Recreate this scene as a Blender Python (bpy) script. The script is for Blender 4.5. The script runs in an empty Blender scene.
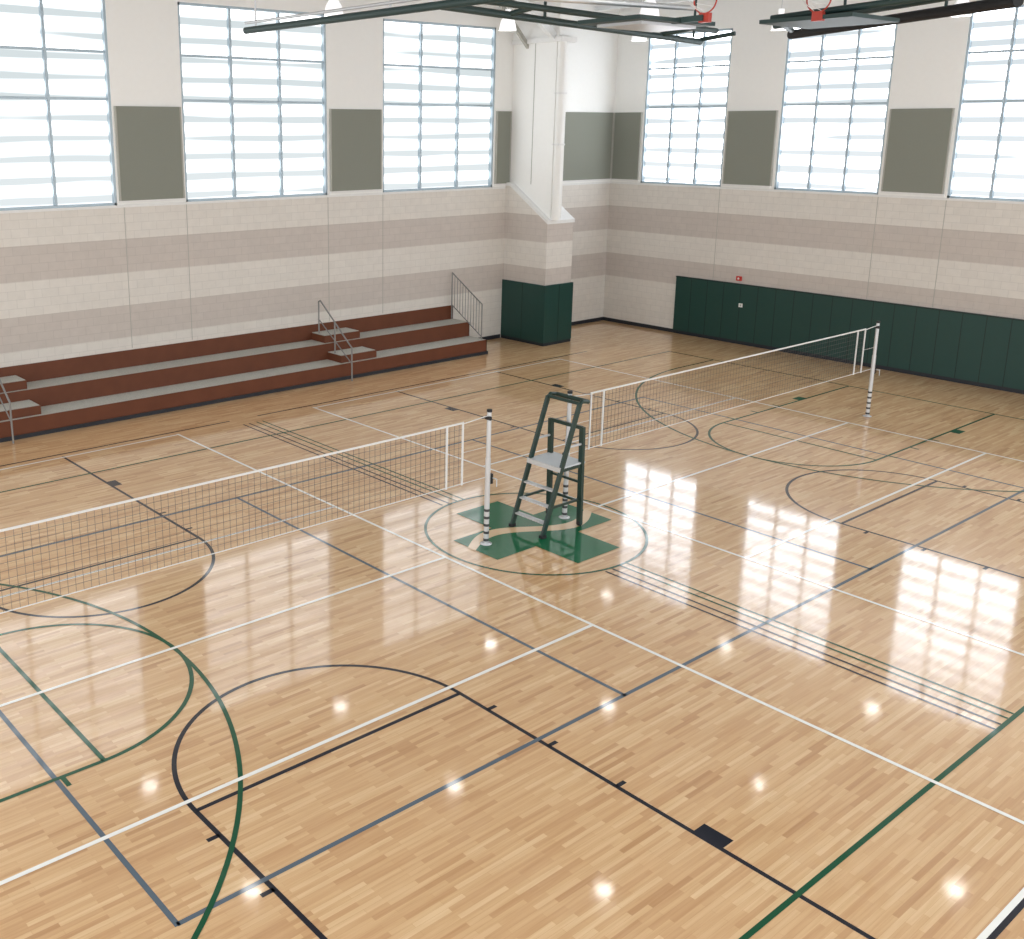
import bpy, bmesh, math, random
from mathutils import Vector, Matrix
random.seed(4)
scn=bpy.context.scene
scn.view_settings.view_transform='Standard'

# ------------------------------------------------------------------ materials
def srgb(r,g,b):
    f=lambda c:(c/255/12.92) if c/255<=0.04045 else ((c/255+0.055)/1.055)**2.4
    return (f(r),f(g),f(b),1)
def mat(name,col,rough=0.5,metal=0.0,spec=0.5,em=None,es=0,noise=0.06,nscale=8.0,bump=0.0,coat=0.0):
    m=bpy.data.materials.new(name); m.use_nodes=True
    nt=m.node_tree; b=nt.nodes['Principled BSDF']
    b.inputs['Roughness'].default_value=rough; b.inputs['Metallic'].default_value=metal
    b.inputs['Specular IOR Level'].default_value=spec
    if coat:
        b.inputs['Coat Weight'].default_value=coat; b.inputs['Coat Roughness'].default_value=0.06; b.inputs['Coat IOR'].default_value=1.42
    g=nt.nodes.new('ShaderNodeNewGeometry')
    n=nt.nodes.new('ShaderNodeTexNoise'); n.inputs['Scale'].default_value=nscale; n.inputs['Detail'].default_value=4
    nt.links.new(g.outputs['Position'],n.inputs['Vector'])
    mx=nt.nodes.new('ShaderNodeMix'); mx.data_type='RGBA'
    mx.inputs[6].default_value=tuple(c*(1-noise) for c in col[:3])+(1,)
    mx.inputs[7].default_value=tuple(min(1,c*(1+noise)) for c in col[:3])+(1,)
    nt.links.new(n.outputs['Fac'],mx.inputs[0]); nt.links.new(mx.outputs[2],b.inputs['Base Color'])
    if bump:
        bp=nt.nodes.new('ShaderNodeBump'); bp.inputs['Strength'].default_value=bump; bp.inputs['Distance'].default_value=0.01
        nt.links.new(n.outputs['Fac'],bp.inputs['Height']); nt.links.new(bp.outputs[0],b.inputs['Normal'])
    if em: b.inputs['Emission Color'].default_value=em; b.inputs['Emission Strength'].default_value=es
    return m
FR=0.4
M={}
M['white_line']=mat('paint_white',srgb(240,240,235),FR,coat=1)
M['black_line']=mat('paint_black',srgb(22,24,36),FR,spec=0.1,coat=1)
M['grey_line']=mat('paint_slate',srgb(86,100,112),FR,spec=0.1,coat=1)
M['green_line']=mat('paint_green',srgb(0,76,46),FR,spec=0.1,coat=1)
M['logo_green']=mat('logo_green',srgb(0,96,58),FR,spec=0.1,coat=0.8)
M['logo_wood']=mat('logo_wood',srgb(216,184,142),FR,coat=1)
M['pad']=mat('vinyl_green',srgb(18,60,54),0.45)
M['padseam']=mat('vinyl_seam',srgb(10,36,33),0.6)
M['steel']=mat('steel_tube',srgb(205,207,209),0.35,0.4)
M['rail']=mat('rail_grey',srgb(140,140,138),0.4,0.5)
M['standgreen']=mat('stand_green',srgb(16,48,40),0.35)
M['plate']=mat('platform_grey',srgb(200,206,210),0.5)
M['net']=mat('net_cord',srgb(80,80,80),0.8)
M['tape']=mat('net_tape',srgb(218,218,216),0.7)
M['rubber']=mat('rubber_black',srgb(28,28,30),0.7)
M['postband']=mat('post_band',srgb(62,64,66),0.6)
M['wood_red']=mat('bleacher_wood',srgb(104,60,40),0.5,noise=0.2,nscale=3,spec=0.3)
M['carpet']=mat('tread_speckle',srgb(182,182,174),0.9,noise=0.45,nscale=40)
M['dark']=mat('baseboard_dark',srgb(30,34,42),0.5)
M['frame']=mat('aluminium_frame',srgb(168,184,194),0.4,0.2)
M['trim']=mat('trim_white',srgb(228,228,226),0.6)
M['wallwhite']=mat('painted_wall',srgb(240,240,237),0.7,noise=0.02)
M['fabric']=mat('acoustic_fabric',srgb(134,137,127),0.95,noise=0.08,nscale=40)
M['fabric2']=mat('acoustic_fabric_edge',srgb(170,170,162),0.9)
M['ceil']=mat('truss_paint',srgb(225,228,228),0.8)
M['deck']=mat('ceiling_deck',srgb(165,167,169),0.9)
M['orange']=mat('rim_orange',srgb(180,60,45),0.4)
M['netwhite']=mat('cord_white',srgb(230,230,230),0.8)
M['red']=mat('alarm_red',srgb(190,50,40),0.5)
M['framegreen']=mat('backstop_dark',srgb(40,62,60),0.5)
M['lampshade']=mat('lamp_shade',srgb(245,245,245),0.4,em=(1,1,1,1),es=0.6)
M['lens']=mat('lamp_lens',(1,1,1,1),0.4,em=(1,0.98,0.94,1),es=20)

def wallmat():
    m=bpy.data.materials.new('ground_face_block'); m.use_nodes=True; nt=m.node_tree; N=nt.nodes; L=nt.links
    b=N['Principled BSDF']; b.inputs['Roughness'].default_value=0.6
    g=N.new('ShaderNodeNewGeometry'); s=N.new('ShaderNodeSeparateXYZ'); L.new(g.outputs['Position'],s.inputs[0])
    a=N.new('ShaderNodeMath'); a.operation='ADD'; L.new(s.outputs[0],a.inputs[0]); L.new(s.outputs[1],a.inputs[1])
    c=N.new('ShaderNodeCombineXYZ'); L.new(a.outputs[0],c.inputs[0]); L.new(s.outputs[2],c.inputs[1])
    br=N.new('ShaderNodeTexBrick'); br.inputs['Scale'].default_value=1
    br.inputs['Brick Width'].default_value=0.406; br.inputs['Row Height'].default_value=0.2032
    br.inputs['Mortar Size'].default_value=0.007; br.inputs['Mortar Smooth'].default_value=0.3
    br.inputs['Color1'].default_value=(0.96,0.96,0.96,1); br.inputs['Color2'].default_value=(1,1,1,1); br.inputs['Mortar'].default_value=(0.86,0.86,0.86,1)
    L.new(c.outputs[0],br.inputs['Vector'])
    r=N.new('ShaderNodeValToRGB'); r.color_ramp.interpolation='CONSTANT'
    mr=N.new('ShaderNodeMath'); mr.operation='DIVIDE'; mr.inputs[1].default_value=5.0; L.new(s.outputs[2],mr.inputs[0]); L.new(mr.outputs[0],r.inputs[0])
    lt=srgb(227,222,214); dk=srgb(205,196,188)
    e=r.color_ramp.elements; e[0].position=0; e[0].color=lt; e[1].position=1.626/5; e[1].color=dk
    for p,col in ((2.438/5,lt),(3.251/5,dk),(4.064/5,lt)):
        x=e.new(p); x.color=col
    mx=N.new('ShaderNodeMix'); mx.data_type='RGBA'; mx.blend_type='MULTIPLY'; mx.inputs[0].default_value=1
    L.new(r.outputs[0],mx.inputs[6]); L.new(br.outputs[0],mx.inputs[7])
    n=N.new('ShaderNodeTexNoise'); n.inputs['Scale'].default_value=5; n.inputs['Detail'].default_value=8; L.new(g.outputs['Position'],n.inputs['Vector'])
    m2=N.new('ShaderNodeMix'); m2.data_type='RGBA'; m2.blend_type='MULTIPLY'; m2.inputs[0].default_value=0.15
    L.new(mx.outputs[2],m2.inputs[6]); L.new(n.outputs['Fac'],m2.inputs[7]); 
    L.new(m2.outputs[2],b.inputs['Base Color'])
    return m
M['block']=wallmat()

def floormat():
    m=bpy.data.materials.new('maple_floor'); m.use_nodes=True; nt=m.node_tree; N=nt.nodes; L=nt.links
    b=N['Principled BSDF']
    g=N.new('ShaderNodeNewGeometry')
    br=N.new('ShaderNodeTexBrick'); br.offset=0.37; br.offset_frequency=2
    br.inputs['Scale'].default_value=1; br.inputs['Brick Width'].default_value=0.6; br.inputs['Row Height'].default_value=0.057
    br.inputs['Mortar Size'].default_value=0.0015; br.inputs['Mortar Smooth'].default_value=0.2; br.inputs['Bias'].default_value=0.0
    br.inputs['Color1'].default_value=(0,0,0,1); br.inputs['Color2'].default_value=(1,1,1,1); br.inputs['Mortar'].default_value=(0.1,0.1,0.1,1)
    L.new(g.outputs['Position'],br.inputs['Vector'])
    r=N.new('ShaderNodeValToRGB'); e=r.color_ramp.elements
    e[0].position=0; e[0].color=srgb(190,148,104); e[1].position=1; e[1].color=srgb(226,194,150)
    for p,c in ((0.08,srgb(201,160,115)),(0.3,srgb(210,171,126)),(0.7,srgb(216,179,134))):
        x=e.new(p); x.color=c
    L.new(br.outputs['Color'],r.inputs[0])
    mp=N.new('ShaderNodeMapping'); mp.inputs['Scale'].default_value=(1.5,30,1); L.new(g.outputs['Position'],mp.inputs[0])
    n=N.new('ShaderNodeTexNoise'); n.inputs['Scale'].default_value=1; n.inputs['Detail'].default_value=5; L.new(mp.outputs[0],n.inputs['Vector'])
    r2=N.new('ShaderNodeValToRGB'); r2.color_ramp.elements[0].position=0.3; r2.color_ramp.elements[0].color=(0.84,0.77,0.69,1); r2.color_ramp.elements[1].position=0.62; r2.color_ramp.elements[1].color=(1,1,1,1)
    L.new(n.outputs['Fac'],r2.inputs[0])
    mx=N.new('ShaderNodeMix'); mx.data_type='RGBA'; mx.blend_type='MULTIPLY'; mx.inputs[0].default_value=0.7
    L.new(r.outputs[0],mx.inputs[6]); L.new(r2.outputs[0],mx.inputs[7]); L.new(mx.outputs[2],b.inputs['Base Color'])
    b.inputs['Roughness'].default_value=0.4; b.inputs['Specular IOR Level'].default_value=0.2
    b.inputs['Coat Weight'].default_value=1; b.inputs['Coat IOR'].default_value=1.58
    n2=N.new('ShaderNodeTexNoise'); n2.inputs['Scale'].default_value=1.5; n2.inputs['Detail'].default_value=3; L.new(g.outputs['Position'],n2.inputs['Vector'])
    rr=N.new('ShaderNodeMapRange'); rr.inputs[3].default_value=0.03; rr.inputs[4].default_value=0.1; L.new(n2.outputs['Fac'],rr.inputs[0]); L.new(rr.outputs[0],b.inputs['Coat Roughness'])
    bp=N.new('ShaderNodeBump'); bp.inputs['Strength'].default_value=0.16; bp.inputs['Distance'].default_value=0.002
    mp2=N.new('ShaderNodeMapping'); mp2.inputs['Scale'].default_value=(1.6,10,1); L.new(g.outputs['Position'],mp2.inputs[0])
    n3=N.new('ShaderNodeTexNoise'); n3.inputs['Scale'].default_value=1; n3.inputs['Detail'].default_value=1; L.new(mp2.outputs[0],n3.inputs['Vector'])
    L.new(n3.outputs['Fac'],bp.inputs['Height']); L.new(bp.outputs[0],b.inputs['Coat Normal'])
    return m
M['floor']=floormat()

def panemat(name,hi,lo,lo2):  # panes emit in place of daylight; louver bands are painted into the emission
    m=bpy.data.materials.new(name); m.use_nodes=True; nt=m.node_tree; N=nt.nodes; L=nt.links
    b=N['Principled BSDF']; b.inputs['Base Color'].default_value=(0.02,0.02,0.02,1); b.inputs['Roughness'].default_value=0.3; b.inputs['Specular IOR Level'].default_value=0.1
    g=N.new('ShaderNodeNewGeometry'); s=N.new('ShaderNodeSeparateXYZ'); L.new(g.outputs['Position'],s.inputs[0])
    w=N.new('ShaderNodeMath'); w.operation='MULTIPLY'; w.inputs[1].default_value=2*math.pi/0.47; L.new(s.outputs[2],w.inputs[0])
    n=N.new('ShaderNodeTexNoise'); n.inputs['Scale'].default_value=1; n.inputs['Detail'].default_value=1
    mp=N.new('ShaderNodeMapping'); mp.inputs['Scale'].default_value=(0.25,0.25,3.0); L.new(g.outputs['Position'],mp.inputs[0]); L.new(mp.outputs[0],n.inputs['Vector'])
    si=N.new('ShaderNodeMath'); si.operation='SINE'; L.new(w.outputs[0],si.inputs[0])
    ns=N.new('ShaderNodeMath'); ns.operation='MULTIPLY_ADD'; ns.inputs[1].default_value=2.2; L.new(n.outputs['Fac'],ns.inputs[0]); L.new(si.outputs[0],ns.inputs[2])
    mr=N.new('ShaderNodeMapRange'); mr.inputs[1].default_value=0.35; mr.inputs[2].default_value=1.7; L.new(ns.outputs[0],mr.inputs[0])
    hz=N.new('ShaderNodeMapRange'); hz.inputs[1].default_value=5.2; hz.inputs[2].default_value=8.0; L.new(s.outputs[2],hz.inputs[0])
    ml=N.new('ShaderNodeMix'); ml.data_type='RGBA'; ml.inputs[6].default_value=lo2; ml.inputs[7].default_value=lo; L.new(hz.outputs[0],ml.inputs[0])
    mx=N.new('ShaderNodeMix'); mx.data_type='RGBA'; mx.inputs[7].default_value=hi; L.new(ml.outputs[2],mx.inputs[6])
    L.new(mr.outputs[0],mx.inputs[0]); L.new(mx.outputs[2],b.inputs['Emission Color']); b.inputs['Emission Strength'].default_value=1
    return m
M['paneL']=panemat('daylight_glow_glazing',(3.0,3.05,3.1,1),(0.66,0.73,0.75,1),(0.76,0.82,0.84,1))
M['paneR']=panemat('daylight_glow_glazing_bright',(7.0,7.3,7.8,1),(0.68,0.75,0.79,1),(0.84,0.89,0.92,1))  # right panes glow harder so their floor reflections come out brighter

# ------------------------------------------------------------------ builder
class B:
    def __init__(s,name): s.name=name; s.v=[]; s.f=[]; s.mi=[]; s.mats=[]; s.sm=[]
    def _m(s,k):
        if k not in s.mats: s.mats.append(k)
        return s.mats.index(k)
    def add(s,vs,fs,k,smooth=False):
        o=len(s.v); s.v+= [tuple(v) for v in vs]
        for f in fs: s.f.append([i+o for i in f]); s.mi.append(s._m(k)); s.sm.append(smooth)
    def box(s,a,b,k):
        x0,y0,z0=[min(a[i],b[i]) for i in range(3)]; x1,y1,z1=[max(a[i],b[i]) for i in range(3)]
        s.add([(x0,y0,z0),(x1,y0,z0),(x1,y1,z0),(x0,y1,z0),(x0,y0,z1),(x1,y0,z1),(x1,y1,z1),(x0,y1,z1)],
              [(0,3,2,1),(4,5,6,7),(0,1,5,4),(1,2,6,5),(2,3,7,6),(3,0,4,7)],k)
    def beam(s,p,q,w,h,k):
        p=Vector(p);q=Vector(q);d=(q-p).normalized()
        up=Vector((0,0,1)) if abs(d.z)<0.95 else Vector((0,1,0))
        r=d.cross(up).normalized()*w/2; u=r.cross(d).normalized()*h/2
        vs=[p-r-u,p+r-u,p+r+u,p-r+u,q-r-u,q+r-u,q+r+u,q-r+u]
        s.add(vs,[(0,1,2,3),(7,6,5,4),(0,4,5,1),(1,5,6,2),(2,6,7,3),(3,7,4,0)],k)
    def tube(s,pts,r,k,n=12,r2=None):
        pts=[Vector(p) for p in pts]
        for i in range(len(pts)-1):
            p,q=pts[i],pts[i+1]; d=(q-p).normalized()
            up=Vector((0,0,1)) if abs(d.z)<0.95 else Vector((1,0,0))
            a=d.cross(up).normalized(); c=a.cross(d)
            rr=r if r2 is None else r2
            vs=[p+(a*math.cos(t)+c*math.sin(t))*r for t in [2*math.pi*j/n for j in range(n)]]+[q+(a*math.cos(t)+c*math.sin(t))*rr for t in [2*math.pi*j/n for j in range(n)]]
            s.add(vs,[(j,(j+1)%n,n+(j+1)%n,n+j) for j in range(n)],k,True)
            s.add(vs,[tuple(range(n-1,-1,-1)),tuple(range(n,2*n))],k)
            if i>0: s.ball(p,r*1.02,k)
    def ball(s,c,r,k,n=8):
        c=Vector(c); vs=[];fs=[]
        for i in range(n+1):
            th=math.pi*i/n
            for j in range(n): ph=2*math.pi*j/n; vs.append(c+Vector((math.sin(th)*math.cos(ph),math.sin(th)*math.sin(ph),math.cos(th)))*r)
        for i in range(n):
            for j in range(n): fs.append((i*n+j,(i+1)*n+j,(i+1)*n+(j+1)%n,i*n+(j+1)%n))
        s.add(vs,fs,k,True)
    def lathe(s,c,prof,k,n=24):
        vs=[];fs=[]
        for r,z in prof:
            for j in range(n): t=2*math.pi*j/n; vs.append((c[0]+r*math.cos(t),c[1]+r*math.sin(t),c[2]+z))
        for i in range(len(prof)-1):
            for j in range(n): fs.append((i*n+j,i*n+(j+1)%n,(i+1)*n+(j+1)%n,(i+1)*n+j))
        s.add(vs,fs,k,True)
    def torus(s,c,R,r,k,ax=2,n=32,m=8):
        vs=[];fs=[]
        for i in range(n):
            t=2*math.pi*i/n
            for j in range(m):
                u=2*math.pi*j/m; p=[(R+r*math.cos(u))*math.cos(t),(R+r*math.cos(u))*math.sin(t),r*math.sin(u)]
                if ax==1: p=[p[0],p[2],p[1]]
                if ax==0: p=[p[2],p[0],p[1]]
                vs.append([c[q]+p[q] for q in range(3)])
        for i in range(n):
            for j in range(m): fs.append((i*m+j,((i+1)%n)*m+j,((i+1)%n)*m+(j+1)%m,i*m+(j+1)%m))
        s.add(vs,fs,k,True)
    def line(s,p,q,w,z,k):
        p=Vector((p[0],p[1],0));q=Vector((q[0],q[1],0));d=(q-p).normalized();r=Vector((-d.y,d.x,0))*w/2
        vs=[p-r,q-r,q+r,p+r]; s.add([(v.x,v.y,z) for v in vs],[(0,1,2,3)],k)
    def arc(s,c,R,a0,a1,w,z,k,n=64):
        vs=[]
        for i in range(n+1):
            t=math.radians(a0+(a1-a0)*i/n)
            for rr in (R-w/2,R+w/2): vs.append((c[0]+rr*math.cos(t),c[1]+rr*math.sin(t),z))
        s.add(vs,[(2*i,2*i+1,2*i+3,2*i+2) for i in range(n)],k)
    def done(s,bevel=0):
        me=bpy.data.meshes.new(s.name); me.from_pydata(s.v,[],s.f)
        for k in s.mats: me.materials.append(M[k])
        for p,mi,sm in zip(me.polygons,s.mi,s.sm): p.material_index=mi; p.use_smooth=sm
        me.validate(); me.update()
        o=bpy.data.objects.new(s.name,me); scn.collection.objects.link(o)
        return o

# ------------------------------------------------------------------ room shell
XM,YM=-34.0,-27.0; CH=11.4; CR=CH-0.01
b=B('floor'); b.box((XM,YM,-0.2),(0.3,0.3,0),'floor'); b.done()
b=B('ceiling'); b.box((XM,YM,CH),(0.3,0.3,CH+0.2),'deck'); b.done()
SILL,TOP=4.9,9.68
LW=[(-29.4,-25.0),(-23.0,-18.47),(-16.6,-12.17),(-10.2,-5.75)]
RW=[(-4.42,-1.28),(-9.49,-6.27),(-14.56,-11.35),(-19.6,-16.4),(-24.7,-21.5)]
b=B('wall_back')
b.box((XM,0,0),(0.3,0.3,SILL),'block'); b.box((XM,0,TOP),(0.3,0.3,CH),'wallwhite')
xs=[XM]+[v for w in LW for v in w]+[0.3]
for i in range(0,len(xs),2): b.box((xs[i],0,SILL),(xs[i+1],0.3,TOP),'wallwhite')
b.done()
b=B('wall_right')
b.box((0,YM,0),(0.3,0,SILL),'block'); b.box((0,YM,TOP),(0.3,0,CH),'wallwhite')
RS=sorted(RW); ys=[YM]+[v for w in RS for v in w]+[0]
for i in range(0,len(ys),2): b.box((0,ys[i],SILL),(0.3,ys[i+1],TOP),'wallwhite')
b.done()
wn=1
for (a,c) in LW:
    b=B('window_%d'%wn); wn+=1
    b.box((a,0.14,SILL),(c,0.16,TOP),'paneL')
    t=0.06
    for x in (a,c): b.box((x-t if x==c else x,0.02,SILL),(x if x==c else x+t,0.2,TOP),'frame')
    b.box((a,0.02,SILL),(c,0.2,SILL+t),'frame'); b.box((a,0.02,TOP-t),(c,0.2,TOP),'frame')
    for i in (1,2):
        x=a+(c-a)*i/3; b.box((x-0.035,0.05,SILL),(x+0.035,0.18,TOP),'frame')
    for z in (7.38,8.45): b.box((a,0.06,z-0.03),(c,0.18,z+0.03),'frame')
    b.done()
for (a,c) in RW:
    b=B('window_%d'%wn); wn+=1
    b.box((0.14,a,SILL),(0.16,c,TOP),'paneR')
    t=0.06
    for y in (a,c): b.box((0.02,y-t if y==c else y,SILL),(0.2,y if y==c else y+t,TOP),'frame')
    b.box((0.02,a,SILL),(0.2,c,SILL+t),'frame'); b.box((0.02,a,TOP-t),(0.2,c,TOP),'frame')
    for i in (1,2):
        y=a+(c-a)*i/3; b.box((0.05,y-0.035,SILL),(0.18,y+0.035,TOP),'frame')
    for z in (7.38,8.6): b.box((0.06,a,z-0.03),(0.18,c,z+0.03),'frame')
    b.done()
b=B('trim_1'); 
b.box((XM,-0.03,SILL-0.06),(-5.2,0,SILL),'trim'); b.box((-3.9,-0.03,SILL-0.06),(0,0,SILL),'trim'); b.done()
b=B('trim_2'); b.box((-0.03,YM,SILL-0.06),(0,-0.03,SILL),'trim'); b.done()
def panel(axis,a,c):
    b=B('acoustic_wall_panel'); z0,z1=5.0,7.22
    if axis=='L':
        b.box((a,-0.05,z0),(c,-0.001,z1),'fabric'); b.box((a-0.02,-0.055,z0-0.05),(c+0.02,-0.001,z0),'trim')
        for x in (a,c): b.box((x-0.02,-0.056,z0),(x+0.02,-0.001,z1),'fabric2')
    else:
        b.box((-0.05,a,z0),(-0.001,c,z1),'fabric'); b.box((-0.055,a-0.02,z0-0.05),(-0.001,c+0.02,z0),'trim')
        for x in (a,c): b.box((-0.056,x-0.02,z0),(-0.001,x+0.02,z1),'fabric2')
    b.done()
for a,c in ((-24.85,-23.15),(-18.4,-16.68),(-12.08,-10.3),(-5.66,-5.05),(-3.9,-0.08)): panel('L',a,c)
for a,c in ((-1.2,-0.08),(-6.17,-4.52),(-11.25,-9.6),(-16.3,-14.66),(-21.4,-19.7)): panel('R',a,c)
b=B('baseboard_back'); b.box((-7.3,-0.03,0),(-5.25,0,0.12),'dark'); b.box((-3.85,-0.03,0),(0,0,0.12),'dark'); b.done()
b=B('baseboard_right'); b.box((-0.03,YM,0),(0,-0.03,0.12),'dark'); b.done()
b=B('trim_3')
for x in (-18.3,-16.6,-12.17,-10.2): b.box((x-0.008,-0.004,1.35),(x+0.008,0,SILL-0.06),'fabric2')
for y in (-4.4,-9.5,-11.35): b.box((-0.004,y-0.008,1.95),(0,y+0.008,SILL-0.06),'fabric2')
b.done()

# ------------------------------------------------------------------ pier / column
b=B('wall_pier')
x0,x1,yf=-5.15,-3.95,-1.83
vs=[(x0,0,0),(x0,yf,0),(x0,yf,3.85),(x0,-0.2,4.95),(x0,0,4.95),(x1,0,0),(x1,yf,0),(x1,yf,3.85),(x1,-0.2,4.95),(x1,0,4.95)]
b.add(vs,[(0,1,2,3,4),(9,8,7,6,5),(0,5,6,1),(1,6,7,2)],'block')
e=0.03
vs=[(x0-e,yf-e,3.83),(x1+e,yf-e,3.83),(x1+e,-0.2,4.93),(x0-e,-0.2,4.93),(x0-e,yf-e,3.93),(x1+e,yf-e,3.93),(x1+e,-0.2,5.03),(x0-e,-0.2,5.03),(x0-e,0,4.93),(x1+e,0,4.93),(x0-e,0,5.03),(x1+e,0,5.03)]
b.add(vs,[(0,3,2,1),(4,5,6,7),(0,1,5,4),(0,4,7,3),(1,2,6,5),(3,7,10,8),(2,9,11,6),(7,6,11,10)],'trim')
b.done()
b=B('column_upper')
b.box((-5.0,-1.8,3.9),(-4.5,-0.0,9.3),'wallwhite')
b.tube([(-4.88,-1.9,3.95),(-4.88,-1.9,9.2)],0.13,'wallwhite',16)
b.box((-5.08,-2.05,9.2),(-4.4,0,9.35),'trim'); b.box((-5.02,-1.9,9.35),(-4.45,0,CR),'wallwhite')
b.box((-5.01,-0.95,5.0),(-5.0,-0.93,9.3),'fabric2')
for z in (6.2,7.7): b.box((-5.02,-2.04,z),(-4.74,-1.76,z+0.05),'trim')
b.beam((-4.95,-1.7,9.3),(-8.2,-1.7,CR),0.15,0.2,'ceil'); b.beam((-4.95,-0.6,9.1),(-7.4,-0.6,CR),0.1,0.12,'fabric2')
b.done()
b=B('pier_safety_pad')
b.box((x0-0.06,yf-0.06,0.1),(x1+0.06,yf-0.002,1.93),'pad'); b.box((x0-0.06,yf,0.1),(x0-0.002,-0.01,1.93),'pad'); b.box((x1+0.002,yf,0.1),(x1+0.06,-0.01,1.93),'pad')
b.box((x0-0.05,yf-0.05,0.0),(x1+0.05,yf-0.002,0.1),'dark'); b.box((x0-0.05,yf,0.0),(x0-0.002,-0.01,0.1),'dark')
b.box((x0-0.065,-0.93,0.1),(x0-0.06,-0.915,1.93),'padseam'); b.box((-4.56,yf-0.065,0.1),(-4.54,yf-0.06,1.93),'padseam')
b.done()
b=B('wall_safety_pads')
y=-3.05
while y>-19:
    b.box((-0.08,y-0.605,0.12),(-0.001,y,1.9),'pad'); b.box((-0.082,y-0.615,0.12),(-0.001,y-0.595,1.9),'padseam'); y-=0.61
b.box((-0.085,y,1.9),(-0.001,-3.03,1.93),'padseam'); b.done()
b=B('fire_alarm'); b.box((-0.07,-5.45,2.02),(-0.001,-5.28,2.16),'red'); b.ball((-0.07,-5.365,2.09),0.035,'trim'); b.done()
b=B('wall_outlet'); b.box((-0.1,-5.6,1.2),(-0.083,-5.47,1.32),'trim'); b.box((-0.105,-5.56,1.23),(-0.1,-5.51,1.29),'fabric2'); b.done()

# ------------------------------------------------------------------ bleachers
b=B('bleacher')
xa,xb=-32.0,-7.38; ty=[-1.57,-0.79,-0.03]; tz=[0,0.44,0.88,1.31]
for i in range(3):
    b.box((xa,ty[i],0.07 if i==0 else tz[i]-0.02),(xb,min(ty[i]+0.04,-0.001),tz[i+1]),'wood_red')
    yb=ty[i+1] if i<2 else -0.0
    if i<2: b.box((xa,ty[i]+0.035,tz[i+1]-0.05),(xb-0.01,yb+0.02,tz[i+1]+0.001),'carpet')
    b.box((xb-0.04,ty[i],0.07 if i==0 else 0.0),(xb,-0.001,tz[i+1]-0.003*(i+1)),'wood_red')
b.box((xa,-1.6,0),(xb+0.005,-1.57,0.09),'dark'); b.box((xb,-1.6,0),(xb+0.03,0-0.001,0.09),'dark')
for xc in (-21.9,-12.2):
    for i in range(2):
        zz=tz[i+1]; yy=ty[i+1]
        b.box((xc-0.62,yy-0.64,zz),(xc+0.62,yy,zz+0.2),'wood_red'); b.box((xc-0.6,yy-0.6,zz+0.2),(xc+0.6,yy,zz+0.212),'carpet')
b.done()
def handrail(x):
    b=B('bleacher_handrail'); r=0.022
    b.tube([(x,-0.3,0.88),(x,-0.3,2.0),(x,-0.38,2.04),(x,-1.72,1.0),(x,-1.82,0.93),(x,-1.82,0.0)],r,'rail')
    b.tube([(x,-0.3,1.5),(x,-1.82,0.48)],r*0.7,'rail')
    b.tube([(x,-1.05,0.44),(x,-1.05,1.5)],r,'rail')
    b.done()
handrail(-12.75); handrail(-22.1)
b=B('bleacher_guardrail'); x=-7.5; r=0.02
def gz(y): return 2.35+(y+0.1)*(2.35-1.5)/1.4
b.tube([(x,-0.1,0.9),(x,-0.1,gz(-0.1)),(x,-1.45,gz(-1.45)),(x,-1.45,0.44)],r,'rail')
b.tube([(x,-0.1,gz(-0.1)-1.0),(x,-1.45,gz(-1.45)-1.0)],r*0.8,'rail')
for i in range(1,11):
    y=-0.1-1.35*i/11; b.tube([(x,y,gz(y)-1.0),(x,y,gz(y))],0.01,'rail',6)
b.done()

# ------------------------------------------------------------------ floor markings
YC=-12.45; XC=-17.07
b=B('court_line_markings')
W=0.055
z=0.0010
def key(cx,yft,sgn):
    k='black_line'; yb=yft-sgn*5.79
    b.line((cx-1.83,yft),(cx+1.83,yft),W,z,k)
    for sx in (-1,1):
        b.line((cx+sx*1.83,yft),(cx+sx*1.83,yb),W,z,k)
        b.box((cx+sx*1.83,yft-sgn*3.35,z),(cx+sx*(1.83+0.2),yft-sgn*3.68,z+0.0004),k)
        for d in (0.48,1.45,2.41): b.line((cx+sx*1.83,yft-sgn*d),(cx+sx*1.97,yft-sgn*d),W,z,k)
    a0,a1=(0,180) if sgn>0 else (180,360)
    b.arc((cx,yft),1.83,a0,a1,W,z+0.0002,k)
for cx in (-23.47,-10.7):
    key(cx,-15.68,1); key(cx,-9.22,-1)
    b.line((cx-6,-21.47),(cx+6,-21.47),W,z,'black_line'); b.line((cx-6,-3.25),(cx+6,-3.25),W,z,'black_line')
z=0.0022
for y in (-16.97,-7.93): b.line((-26.2,y),(-8.0,y),W,z,'grey_line')
for x in (-26.2,-20.1,-14.05,-8.0): b.line((x,-16.99),(x,-7.9),W,z,'grey_line')
z=0.0032
g='green_line'
for y in (-20.15,-4.85): b.line((-31.4,y),(-2.7,y),W,z,g)
for x in (-31.4,-2.7): b.line((x,-20.15),(x,-4.85),W,z,g)
CX,CY=-16.95,-12.53
b.arc((CX,CY),1.88,0,360,0.05,z,g,96)
for sx in (-1,1):
    xb=XC+sx*14.35; xf=XC+sx*8.58; hx=XC+sx*12.78
    b.line((xf,YC-1.83),(xf,YC+1.83),W,z+0.0002,g)
    for sy in (-1,1):
        b.line((xf,YC+sy*1.83),(xb,YC+sy*1.83),W,z+0.0002,g)
        b.box((xf+sx*3.35,YC+sy*1.83,z),(xf+sx*3.68,YC+sy*2.05,z+0.0004),g)
        for d in (0.48,1.45,2.41): b.line((xf+sx*d,YC+sy*1.83),(xf+sx*d,YC+sy*2.03),W,z,g)
        b.line((hx,YC+sy*6.02),(xb,YC+sy*6.02),W,z,g)
    a0=(90 if sx>0 else -90)
    b.arc((xf,YC),1.83,a0,a0+180,W,z+0.0003,g)
    b.arc((hx,YC),6.02,a0,a0+180,W,z+0.0004,g,96)
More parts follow.
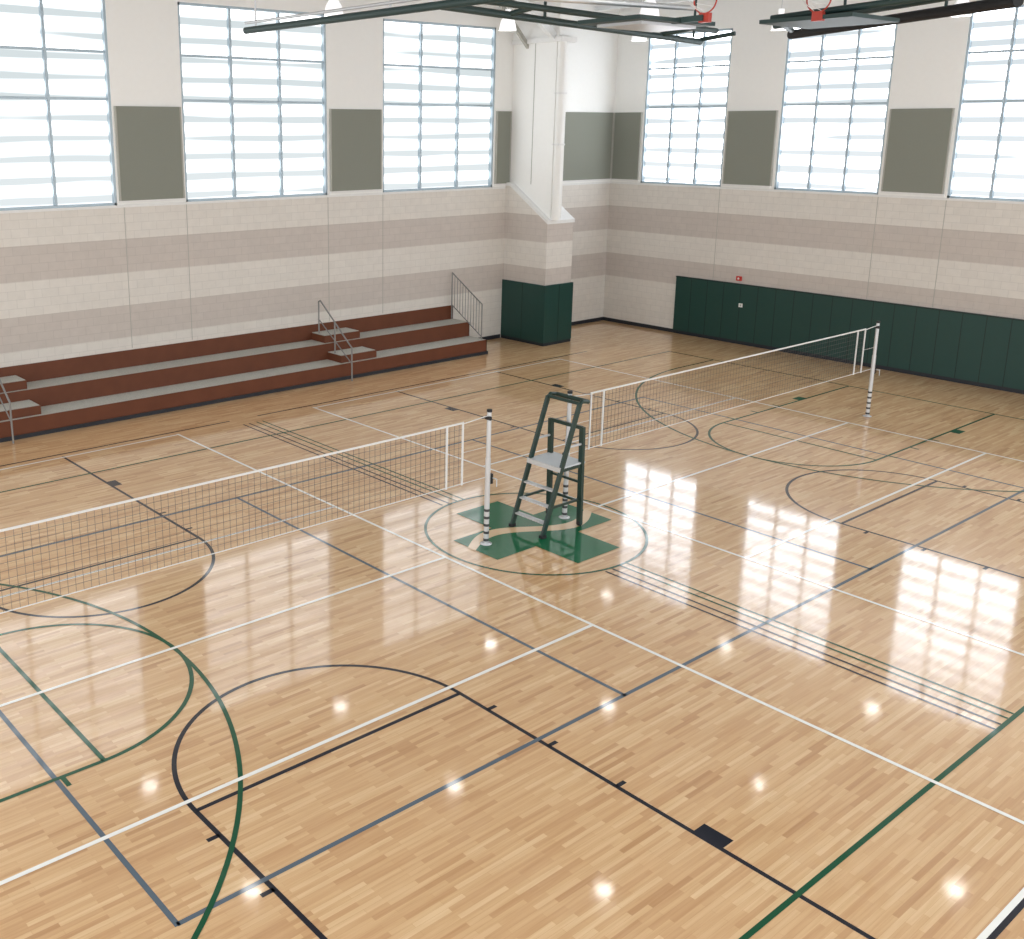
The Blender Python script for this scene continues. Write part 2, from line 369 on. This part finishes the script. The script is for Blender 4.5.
for y0,y1 in ((-20.12,CY-1.9),(CY+1.9,-3.7)):
    for dx,k in ((-0.30,'black_line'),(-0.14,'black_line'),(0.06,'green_line'),(0.22,'green_line')):
        b.line((XC+dx,y0),(XC+dx,y1),0.04,z,k)
z=0.0044
w='white_line'
for x0_,x1_ in ((-27.95,-18.95),(-15.2,-6.2)):
    for x in (x0_,x1_): b.line((x,-21.45),(x,-3.45),W,z,w)
    for y in (-21.42,-15.5,YC,-9.45,-3.5): b.line((x0_,y),(x1_,y),W,z+0.0003,w)
b.done()
b=B('center_circle_logo'); z=0.0056; L=1.42; h=0.52; cx,cy=CX,CY
pts=[(-h,-L),(h,-L),(h,-h),(L,-h),(L,h),(h,h),(h,L),(-h,L),(-h,h),(-L,h),(-L,-h),(-h,-h)]
b.add([(cx+p[0],cy+p[1],z) for p in pts],[tuple(range(12))],'logo_green')
n=40; vs=[]
for i in range(n+1):
    t=-1+2*i/n; x=t*1.45; y=-0.3*math.sin(t*math.pi)*1.0+0.05; wd=0.085+0.05*math.cos(t*1.5)
    vs+=[(cx+x,cy+y-wd,z+0.0006),(cx+x,cy+y+wd,z+0.0006)]
b.add(vs,[(2*i,2*i+2,2*i+3,2*i+1) for i in range(n)],'logo_wood'); b.done()

# ------------------------------------------------------------------ nets + posts
def net(xa,xb):
    b=B('volleyball_net'); zt,zb=2.2,1.18; y=YC; r=0.0018
    n=int(round((xb-xa)/0.1))
    for i in range(n+1):
        x=xa+(xb-xa)*i/n; b.box((x-r,y-r,zb),(x+r,y+r,zt),'net')
    for j in range(1,10):
        z=zb+(zt-zb)*j/10; b.box((xa,y-r,z-r),(xb,y+r,z+r),'net')
    b.box((xa,y-0.005,zt-0.02),(xb,y+0.005,zt+0.01),'tape'); b.box((xa,y-0.004,zb-0.006),(xb,y+0.004,zb+0.006),'tape')
    for x in (xa+0.02,xa+0.36,xb-0.36,xb-0.02): b.box((x-0.016,y-0.01,zb-0.02),(x+0.016,y+0.01,zt+0.01),'tape')
    c=(xa+xb)/2
    for s,x in ((-1,xa),(1,xb)):
        xp=c+s*5.38
        b.tube([(x,y,zt-0.02),(xp,y,zt+0.02)],0.008,'tape',6); b.tube([(x,y,zb),(xp,y,zb)],0.006,'tape',6); b.tube([(x,y,1.7),(xp,y,1.7)],0.004,'tape',6)
    b.done()
def post(x,flip):
    b=B('volleyball_post'); y=YC
    b.lathe((x,y,0.007),[(0.0,0.0),(0.1,0.0),(0.1,0.006),(0.06,0.014),(0.06,0.024)],'steel')
    b.tube([(x,y,0.01),(x,y,1.5)],0.045,'steel',20); b.tube([(x,y,1.5),(x,y,2.28)],0.038,'steel',20); b.tube([(x,y,2.28),(x,y,2.32)],0.045,'rubber',16)
    for i in range(5):
        b.tube([(x,y,0.06+i*0.13),(x,y,0.105+i*0.13)],0.047,'postband',16)
    b.box((x+flip*0.03,y-0.035,1.05),(x+flip*0.09,y+0.035,1.22),'rubber'); b.tube([(x+flip*0.08,y-0.04,1.15),(x+flip*0.08,y-0.13,1.15),(x+flip*0.08,y-0.13,1.02)],0.01,'steel',8)
    b.tube([(x-flip*0.02,y-0.05,2.18),(x-flip*0.02,y+0.05,2.18)],0.035,'rubber',12)
    b.done()
net(-28.3,-18.6); net(-15.55,-5.85)
post(-18.04,1); post(-28.88,-1); post(-16.1,-1); post(-5.3,1)

# ------------------------------------------------------------------ referee stand
b=B('referee_stand'); ya,yb_=-12.88,-12.17; G='standgreen'
def fr(t): return (-17.13+0.79*t, 2.22*t)
for y in (ya,yb_):
    x0s,_=fr(0); xt,zt=fr(1)
    b.beam((x0s,y,0.04),(xt,y,zt),0.045,0.085,G)
    b.tube([(xt-0.01,y,zt-0.02),(xt+0.06,y,zt+0.03),(xt+0.22,y,zt+0.0)],0.035,G)
    b.beam((-16.2,y,0.04),(-16.24,y,1.80),0.06,0.09,G)
    b.beam((-16.95,y,0.5),(-16.22,y,0.5),0.03,0.04,G)
    b.beam((-16.72,y,1.12),(-16.2,y,1.12),0.04,0.06,G)
    b.tube([(-16.6,y,1.5),(-16.24,y,1.5)],0.02,'steel')
    b.box((x0s-0.05,y-0.04,0.008),(x0s+0.05,y+0.04,0.06),'rubber')
    b.tube([(-16.2,y-0.03,0.058),(-16.2,y+0.03,0.058)],0.05,'rubber',16)
for t in (0.11,0.23,0.35):
    x,z_=fr(t); b.beam((x,ya,z_),(x,yb_,z_),0.1,0.025,'steel')
b.box((-16.78,ya-0.02,1.14),(-16.15,yb_+0.02,1.175),'plate'); b.box((-16.8,ya-0.02,1.1),(-16.77,yb_+0.02,1.18),'steel')
for z_ in (0.45,0.8): b.beam((-16.21,ya,z_),(-16.21,yb_,z_),0.03,0.04,G)
b.tube([(-16.12,ya,2.22),(-16.12,yb_,2.22)],0.04,G); b.tube([fr(1)[:1]+(ya,2.22),fr(1)[:1]+(yb_,2.22)],0.03,G)
b.beam((-16.24,ya,1.78),(-16.24,yb_,1.78),0.05,0.06,G)
b.done()

# ------------------------------------------------------------------ high bay lamps
for x in (-1.8,-7.6,-13.6,-19.6,-25.6):
    for y in (-2.3,-7.1,-11.9,-16.7,-21.5):
        b=B('high_bay_lamp'); zz=9.35
        b.lathe((x,y,zz),[(0.24,0),(0.235,0.05),(0.19,0.25),(0.12,0.36),(0.08,0.4),(0.08,0.55),(0,0.56)],'lampshade')
        b.lathe((x,y,zz),[(0.0,0.04),(0.1,0.045),(0.15,0.06),(0.17,0.09)],'lens')
        b.lathe((x,y,zz),[(0.17,0.09),(0.225,0.06),(0.235,0.0)],'lampshade')
        b.tube([(x,y,zz+0.55),(x,y,CR)],0.012,'steel',6)
        b.done()
for x in (-1.8,-7.6,-13.6,-19.6,-25.6):
    b=B('ceiling_truss')
    b.beam((x+0.5,YM+0.1,10.5),(x+0.5,-0.1,10.5),0.12,0.12,'ceil'); b.beam((x+0.5,YM+0.1,11.3),(x+0.5,-0.1,11.3),0.12,0.12,'ceil')
    y=-0.2;s=0
    while y>YM+1: b.beam((x+0.5,y,10.5 if s else 11.3),(x+0.5,y-0.9,11.3 if s else 10.5),0.06,0.06,'ceil'); y-=0.9; s=1-s
    b.done()
# ------------------------------------------------------------------ divider curtain batten, folded backstops
b=B('divider_curtain_batten')
b.tube([(-17.3,-4.2,8.7),(-17.3,-21,8.7)],0.07,'framegreen'); b.tube([(-17.3,-4.2,8.85),(-17.3,-21,8.85)],0.03,'steel')
for y in (-4.6,-9,-13.5,-18): b.tube([(-17.3,y,8.75),(-17.3,y,CR)],0.02,'steel',6)
b.done()
def hoop(b,c):
    x,y,z=c
    b.torus((x,y,z),0.23,0.014,'orange',ax=0); b.box((x-0.02,y-0.1,z-0.38),(x+0.08,y+0.1,z-0.22),'orange')
    for i in range(10):
        t=2*math.pi*i/10; b.tube([(x,y+0.22*math.cos(t),z+0.22*math.sin(t)),(x-0.35,y+0.12*math.cos(t+0.3),z+0.12*math.sin(t+0.3))],0.006,'netwhite',5)
b=B('folded_basketball_backstop')
F='framegreen'
b.tube([(-16.9,-9.9,8.75),(-7.3,-8.4,8.7)],0.07,F); b.tube([(-16.6,-10.3,8.85),(-8.0,-9.3,8.85)],0.06,F); b.tube([(-16.4,-10.6,8.9),(-12.0,-11.5,8.9)],0.05,'steel')
for t in (0.2,0.5,0.8,1.0):
    x=-16.9+9.6*t; b.tube([(x,-9.9+1.5*t,8.75),(x+0.2,-10.2+1.0*t,8.85)],0.05,F)
for x,y in ((-14,-9.6),(-8,-8.7)): b.tube([(x,y,8.75),(x,y,CR)],0.03,F,8)
b.box((-14.2,-12.0,8.55),(-12.0,-10.6,8.62),F); b.box((-13.9,-11.8,8.5),(-12.3,-10.8,8.55),'steel'); b.tube([(-13,-11.3,8.6),(-12,-9.3,8.8)],0.05,F)
hoop(b,(-13.0,-12.45,8.9)); b.beam((-13.0,-12.45,8.6),(-13,-11.3,8.58),0.1,0.1,F)
b.done()
b=B('folded_basketball_backstop')
b.tube([(-6.9,-10.5,8.75),(-10.3,-16.5,8.72)],0.1,'rubber'); b.tube([(-7.4,-10.4,8.92),(-10.6,-16.2,8.9)],0.07,F); b.tube([(-10.8,-12.5,8.7),(-7.4,-10.8,8.8)],0.06,F)
b.tube([(-10.8,-12.4,8.72),(-10.6,-15.8,8.9)],0.06,F)
b.box((-11.2,-14.2,8.6),(-9.5,-12.4,8.67),F)
for x,y in ((-8,-12.3),(-9.5,-15)): b.tube([(x,y,8.75),(x,y,CR)],0.03,F,8)
hoop(b,(-11.2,-13.55,8.95))
b.done()

# ------------------------------------------------------------------ world
w=bpy.data.worlds.new('world'); scn.world=w; w.use_nodes=True
bg=w.node_tree.nodes['Background']; bg.inputs[0].default_value=(0.98,0.99,1,1); bg.inputs[1].default_value=2.1

# ------------------------------------------------------------------ camera
yaw,pit=0.6755,0.2466
f=Vector((math.sin(yaw)*math.cos(pit),math.cos(yaw)*math.cos(pit),-math.sin(pit)))
r=Vector((math.cos(yaw),-math.sin(yaw),0)); u=r.cross(f)
cd=bpy.data.cameras.new('camera'); co=bpy.data.objects.new('camera',cd); scn.collection.objects.link(co)
mw=Matrix((r,u,-f)).transposed().to_4x4(); mw.translation=Vector((-29.6727,-24.1131,6.7318)); co.matrix_world=mw
cd.sensor_width=36; cd.lens=36*1051.47/1024; cd.shift_x=(512-378.79)/1024; cd.shift_y=-(469.5-392.0)/1024
cd.clip_end=200
scn.camera=co
